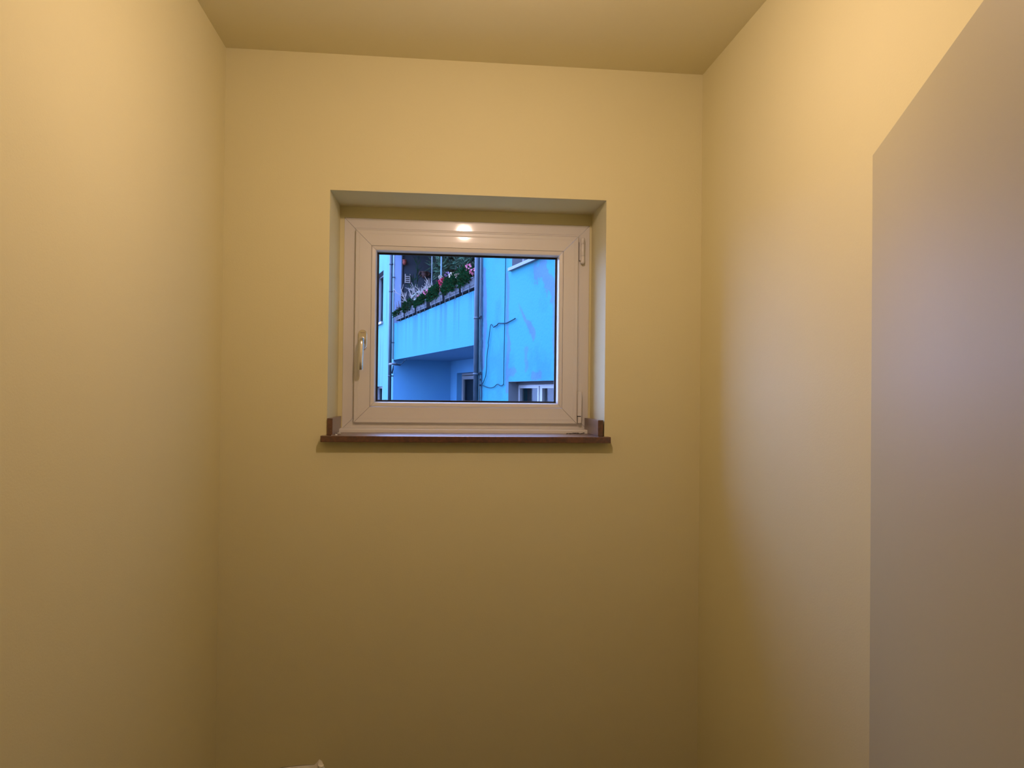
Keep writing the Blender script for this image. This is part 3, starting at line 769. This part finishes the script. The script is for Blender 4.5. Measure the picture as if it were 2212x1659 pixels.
def branch(mb, p, d, L, r, depth, spread):
    q = p + d * L; mid = p + d * L * .5 + rv() * L * .06
    mb.tube([p, mid, q], [r, r * .85, r * .65], 5)
    if depth:
        for k in range(rnd.choice((2, 2, 3))):
            nd = (d + rv() * spread + Vector((0, 0, .12))).normalized()
            branch(mb, p + (q - p) * rnd.uniform(.45, 1), nd, L * rnd.uniform(.55, .85), r * .7, depth - 1, spread)
def twigs(px, py, off, H, n, label):
    s_, z_ = FS(px, py, off); base = E(s_, off, PT)
    root = empty('bleached_branch', base); tag(root, label, 'branch', 'bleached branches on the parapet')
    b = MB(); 
    L = (FS(px, H, off)[1] - PT) / 2.15
    for k in range(n):
        d = (Vector((0, 0, 1)) + FD * rnd.uniform(-.5, .5) + FN * rnd.uniform(-.4, .4)).normalized()
        branch(b, base + FD * rnd.uniform(-.1, .1) + FN * rnd.uniform(-.06, .06), d, L * rnd.uniform(.75, 1.05), .014, 3, .75)
    o = b.build('branches', M_white, root, fix=False); o.matrix_parent_inverse = Matrix.Translation(-base)
twigs(895, 640, -.14, 614, 8, 'smaller tuft of bleached white branches near the pillar')
twigs(925, 630, -.14, 600, 10, 'larger tuft of bleached white branches left of the white pole')

# little bird house
hb = EP(903, 640, -.05); root = empty('bird_house', (hb.x, hb.y, CZ + PT)); tag(root, 'little pale bird house with sloped roof among the bleached branches', 'bird house')
inv = Matrix.Translation(-Vector((hb.x, hb.y, CZ + PT)))
def hp(o): o.matrix_parent_inverse = inv; return o
s_ = hb.dot(FD); M_pale = mat('pale_wood', (.16, .18, .155), .7)
oc = -.05
b = MB(); ebox(b, s_ - .015, s_ + .015, oc - .015, oc + .015, PT + .001, 2.03); hp(b.build('post', M_pale, root))
b = MB(); ebox(b, s_ - .07, s_ + .07, oc - .08, oc + .08, 2.03, 2.05); hp(b.build('floor_board', M_pale, root))
b = MB(); ebox(b, s_ - .05, s_ + .05, oc - .045, oc + .045, 2.05, 2.13); hp(b.build('box_wall', mat('shaded_wood', (.05, .07, .06), .8), root))
for sg in (1, -1):
    b = MB(); b.prism([E(s_ - .06, oc + sg * .12, 2.10), E(s_ - .06, oc, 2.21), E(s_ - .06, oc, 2.232), E(s_ - .06, oc + sg * .13, 2.112)], FD * .12)
    hp(b.build('roof_board', M_pale, root))

# terracotta, ladder and climbers on the dark end wall
def pot(px, py, off, s_at, r, h, m, label, ears=False):
    p = EP(px, py, off); z = p.z - h / 2
    c = E(s_at, off, z - CZ)
    root = empty('terracotta_pot', c); tag(root, label, 'pot')
    b = MB(); b.lathe([(r * .55, 0), (r * .95, h * .45), (r * .8, h * .8), (r * 1.05, h * .85), (r * 1.05, h), (r * .9, h), (r * .8, h * .8), (0, h * .75)], c, 18)
    o = b.build('pot_body', m, root); o.matrix_parent_inverse = Matrix.Translation(-c)
    if ears:
        for sg in (1, -1):
            q = MB(); q.tube([c + FN * sg * r * .9 + Vector((0, 0, h * .35)), c + FN * sg * r * 1.6 + Vector((0, 0, h * .6)), c + FN * sg * r * 1.35 + Vector((0, 0, h * .9)), c + FN * sg * r * .95 + Vector((0, 0, h * .88))], .022, 8)
            o = q.build('pot_ear', m, root); o.matrix_parent_inverse = Matrix.Translation(-c)
    q = MB(); q.tube([c + Vector((0, 0, h * .5)), c + FD * (R1 + .03 - s_at) + Vector((0, 0, h * .6))], .012, 6)
    o = q.build('wall_hook', M_zinc, root); o.matrix_parent_inverse = Matrix.Translation(-c)
def off_for(px, s_at, py=600):
    lo, hi = -DP, .3
    for _ in range(40):
        mid = (lo + hi) / 2
        if FS(px, py, mid)[0] > s_at: lo = mid
        else: hi = mid
    return (lo + hi) / 2
pot(873.5, 567, off_for(873.5, 18.8), 18.8, .055, .13, M_terra, 'small red terracotta pot hung on the wall beside the lilac pillar')
pot(916.5, 593.5, off_for(916.5, 18.8), 18.8, .085, .16, M_terrad, 'brown two-eared terracotta pot hung on the dark wall', True)
b = MB()
la, lb = off_for(875.5, 18.86), off_for(885.5, 18.86)
for dz in range(4):
    z = FS(880, 599 + dz * 4.2, (la + lb) / 2)[1]; b.obox(E(18.83, la, z), FD * .02, FN * (lb - la), (0, 0, .022))
z0_, z1_ = FS(880, 615, lb)[1], FS(880, 596, lb)[1]
for o_ in (la, lb): ebox(b, 18.84, 18.92, o_ - .008, o_ + .008, z0_, z1_)
simple('small_ladder', b, M_white, 'small white ladder shaped rack on the dark wall beside the lilac pillar', 'rack')
b = MB()
lo_ = off_for(869.2, 18.85); b.tube([E(18.85, lo_, .98), E(18.86, lo_ + .01, 2.2), E(18.85, lo_, 3.58)], .022, 8)
simple('dark_pole', b, M_black, 'thin dark pole standing against the inner edge of the lilac pillar', 'pole')

def reed(px, py_top, s_at, label):
    o_ = off_for(px, s_at); z1 = FS(px, py_top, o_)[1]
    base = E(s_at, o_, .98); root = empty('reed_plant', base); tag(root, label, 'plant')
    b = MB(); top = E(s_at, o_, z1); b.tube([base, base.lerp(top, .5) + rv() * .02, top], [.012, .009, .004], 6)
    o = b.build('stem', M_leaf[0], root); o.matrix_parent_inverse = Matrix.Translation(-base)
    b = MB()
    for k in range(34):
        t = rnd.uniform(.45, 1); p = base.lerp(top, t); d = FN * rnd.uniform(-1, 1) + FD * rnd.uniform(-1, 1) + Vector((0, 0, .9))
        leaf(b, p, d, rnd.uniform(.14, .26), rnd.uniform(.010, .018))
    o = b.build('leaves', M_leaf[1], root, fix=False); o.matrix_parent_inverse = Matrix.Translation(-base); o['kind'] = 'stuff'
    b = MB(); b.lathe([(.09, 0), (.13, .22), (.14, .22), (.12, .24), (.1, .2), (0, .19)], base, 16)
    o = b.build('pot', M_terrad, root); o.matrix_parent_inverse = Matrix.Translation(-base)
reed(901, 562, 18.3, 'slender reed with few narrow leaves before the dark wall')
reed(893, 598, 18.0, 'short leafy reed behind the bird house')

def oleander(spots, base_px, label, n):
    s0 = FS(base_px[0], base_px[1], -.7)[0]; base = E(s0, -.7, .98)
    root = empty('oleander', base); tag(root, label, 'shrub')
    inv = Matrix.Translation(-base)
    b = MB(); b.lathe([(.17, 0), (.22, .36), (.24, .36), (.24, .4), (.2, .4), (.19, .34), (0, .33)], base, 18); o = b.build('pot', M_terrad, root); o.matrix_parent_inverse = inv
    st = MB(); lf = MB()
    for px, py, off in spots:
        c = EP(px, py, off)
        mid = base.lerp(c, .5) + rv() * .06
        st.tube([base + Vector((0, 0, .35)), mid, c], [.02, .014, .006], 6)
        for k in range(n):
            v = rv().normalized(); v = (v + Vector((0, 0, .15))).normalized()
            leaf(lf, c - Vector((0, 0, rnd.uniform(-.05, .16))) + v * .02, v, rnd.uniform(.15, .28), rnd.uniform(.014, .021))
    o = st.build('stems', M_twig, root); o.matrix_parent_inverse = inv
    o = lf.build('leaves', M_ole, root, fix=False); o.matrix_parent_inverse = inv; o['kind'] = 'stuff'
oleander([(945, 562, -.3), (955, 576, -.3), (950, 586, -.35), (962, 568, -.4), (958, 556, -.35), (967, 556, -.5), (941, 572, -.35)], (955, 600), 'oleander with star shaped leaf tufts around the pale blue stake', 34)
oleander([(972, 563, -.5), (980, 572, -.6), (985, 556, -.5), (992, 566, -.6), (1000, 575, -.6), (1005, 560, -.5), (1014, 566, -.6), (1019, 556, -.5), (996, 552, -.5), (977, 582, -.6), (1010, 580, -.7), (968, 580, -.6), (1022, 574, -.6)], (995, 600), 'dense dark oleander filling the loggia beside the downpipe', 44)

# bare tree in the courtyard, mirrored in the lower window
tb = Vector((-4.6, 14.2, CZ + GZ)); root = empty('bare_tree', tb); tag(root, 'bare leafless tree in the courtyard mirrored in the lower window', 'tree')
b = MB(); b.tube([tb, tb + Vector((.05, .02, 1.2)), tb + Vector((0, 0, 2.4))], [.14, .11, .08], 10)
tr = b.build('trunk', M_bark, root); tr.matrix_parent_inverse = Matrix.Translation(-tb)
b = MB()
for k in range(9):
    d = (Vector((0, 0, .7)) + rv()).normalized(); branch(b, tb + Vector((0, 0, rnd.uniform(1.0, 2.4))), d, .9, .05, 4, .6)
o = b.build('branches', M_bark, root, fix=False); o.matrix_parent_inverse = Matrix.Translation(-tb)
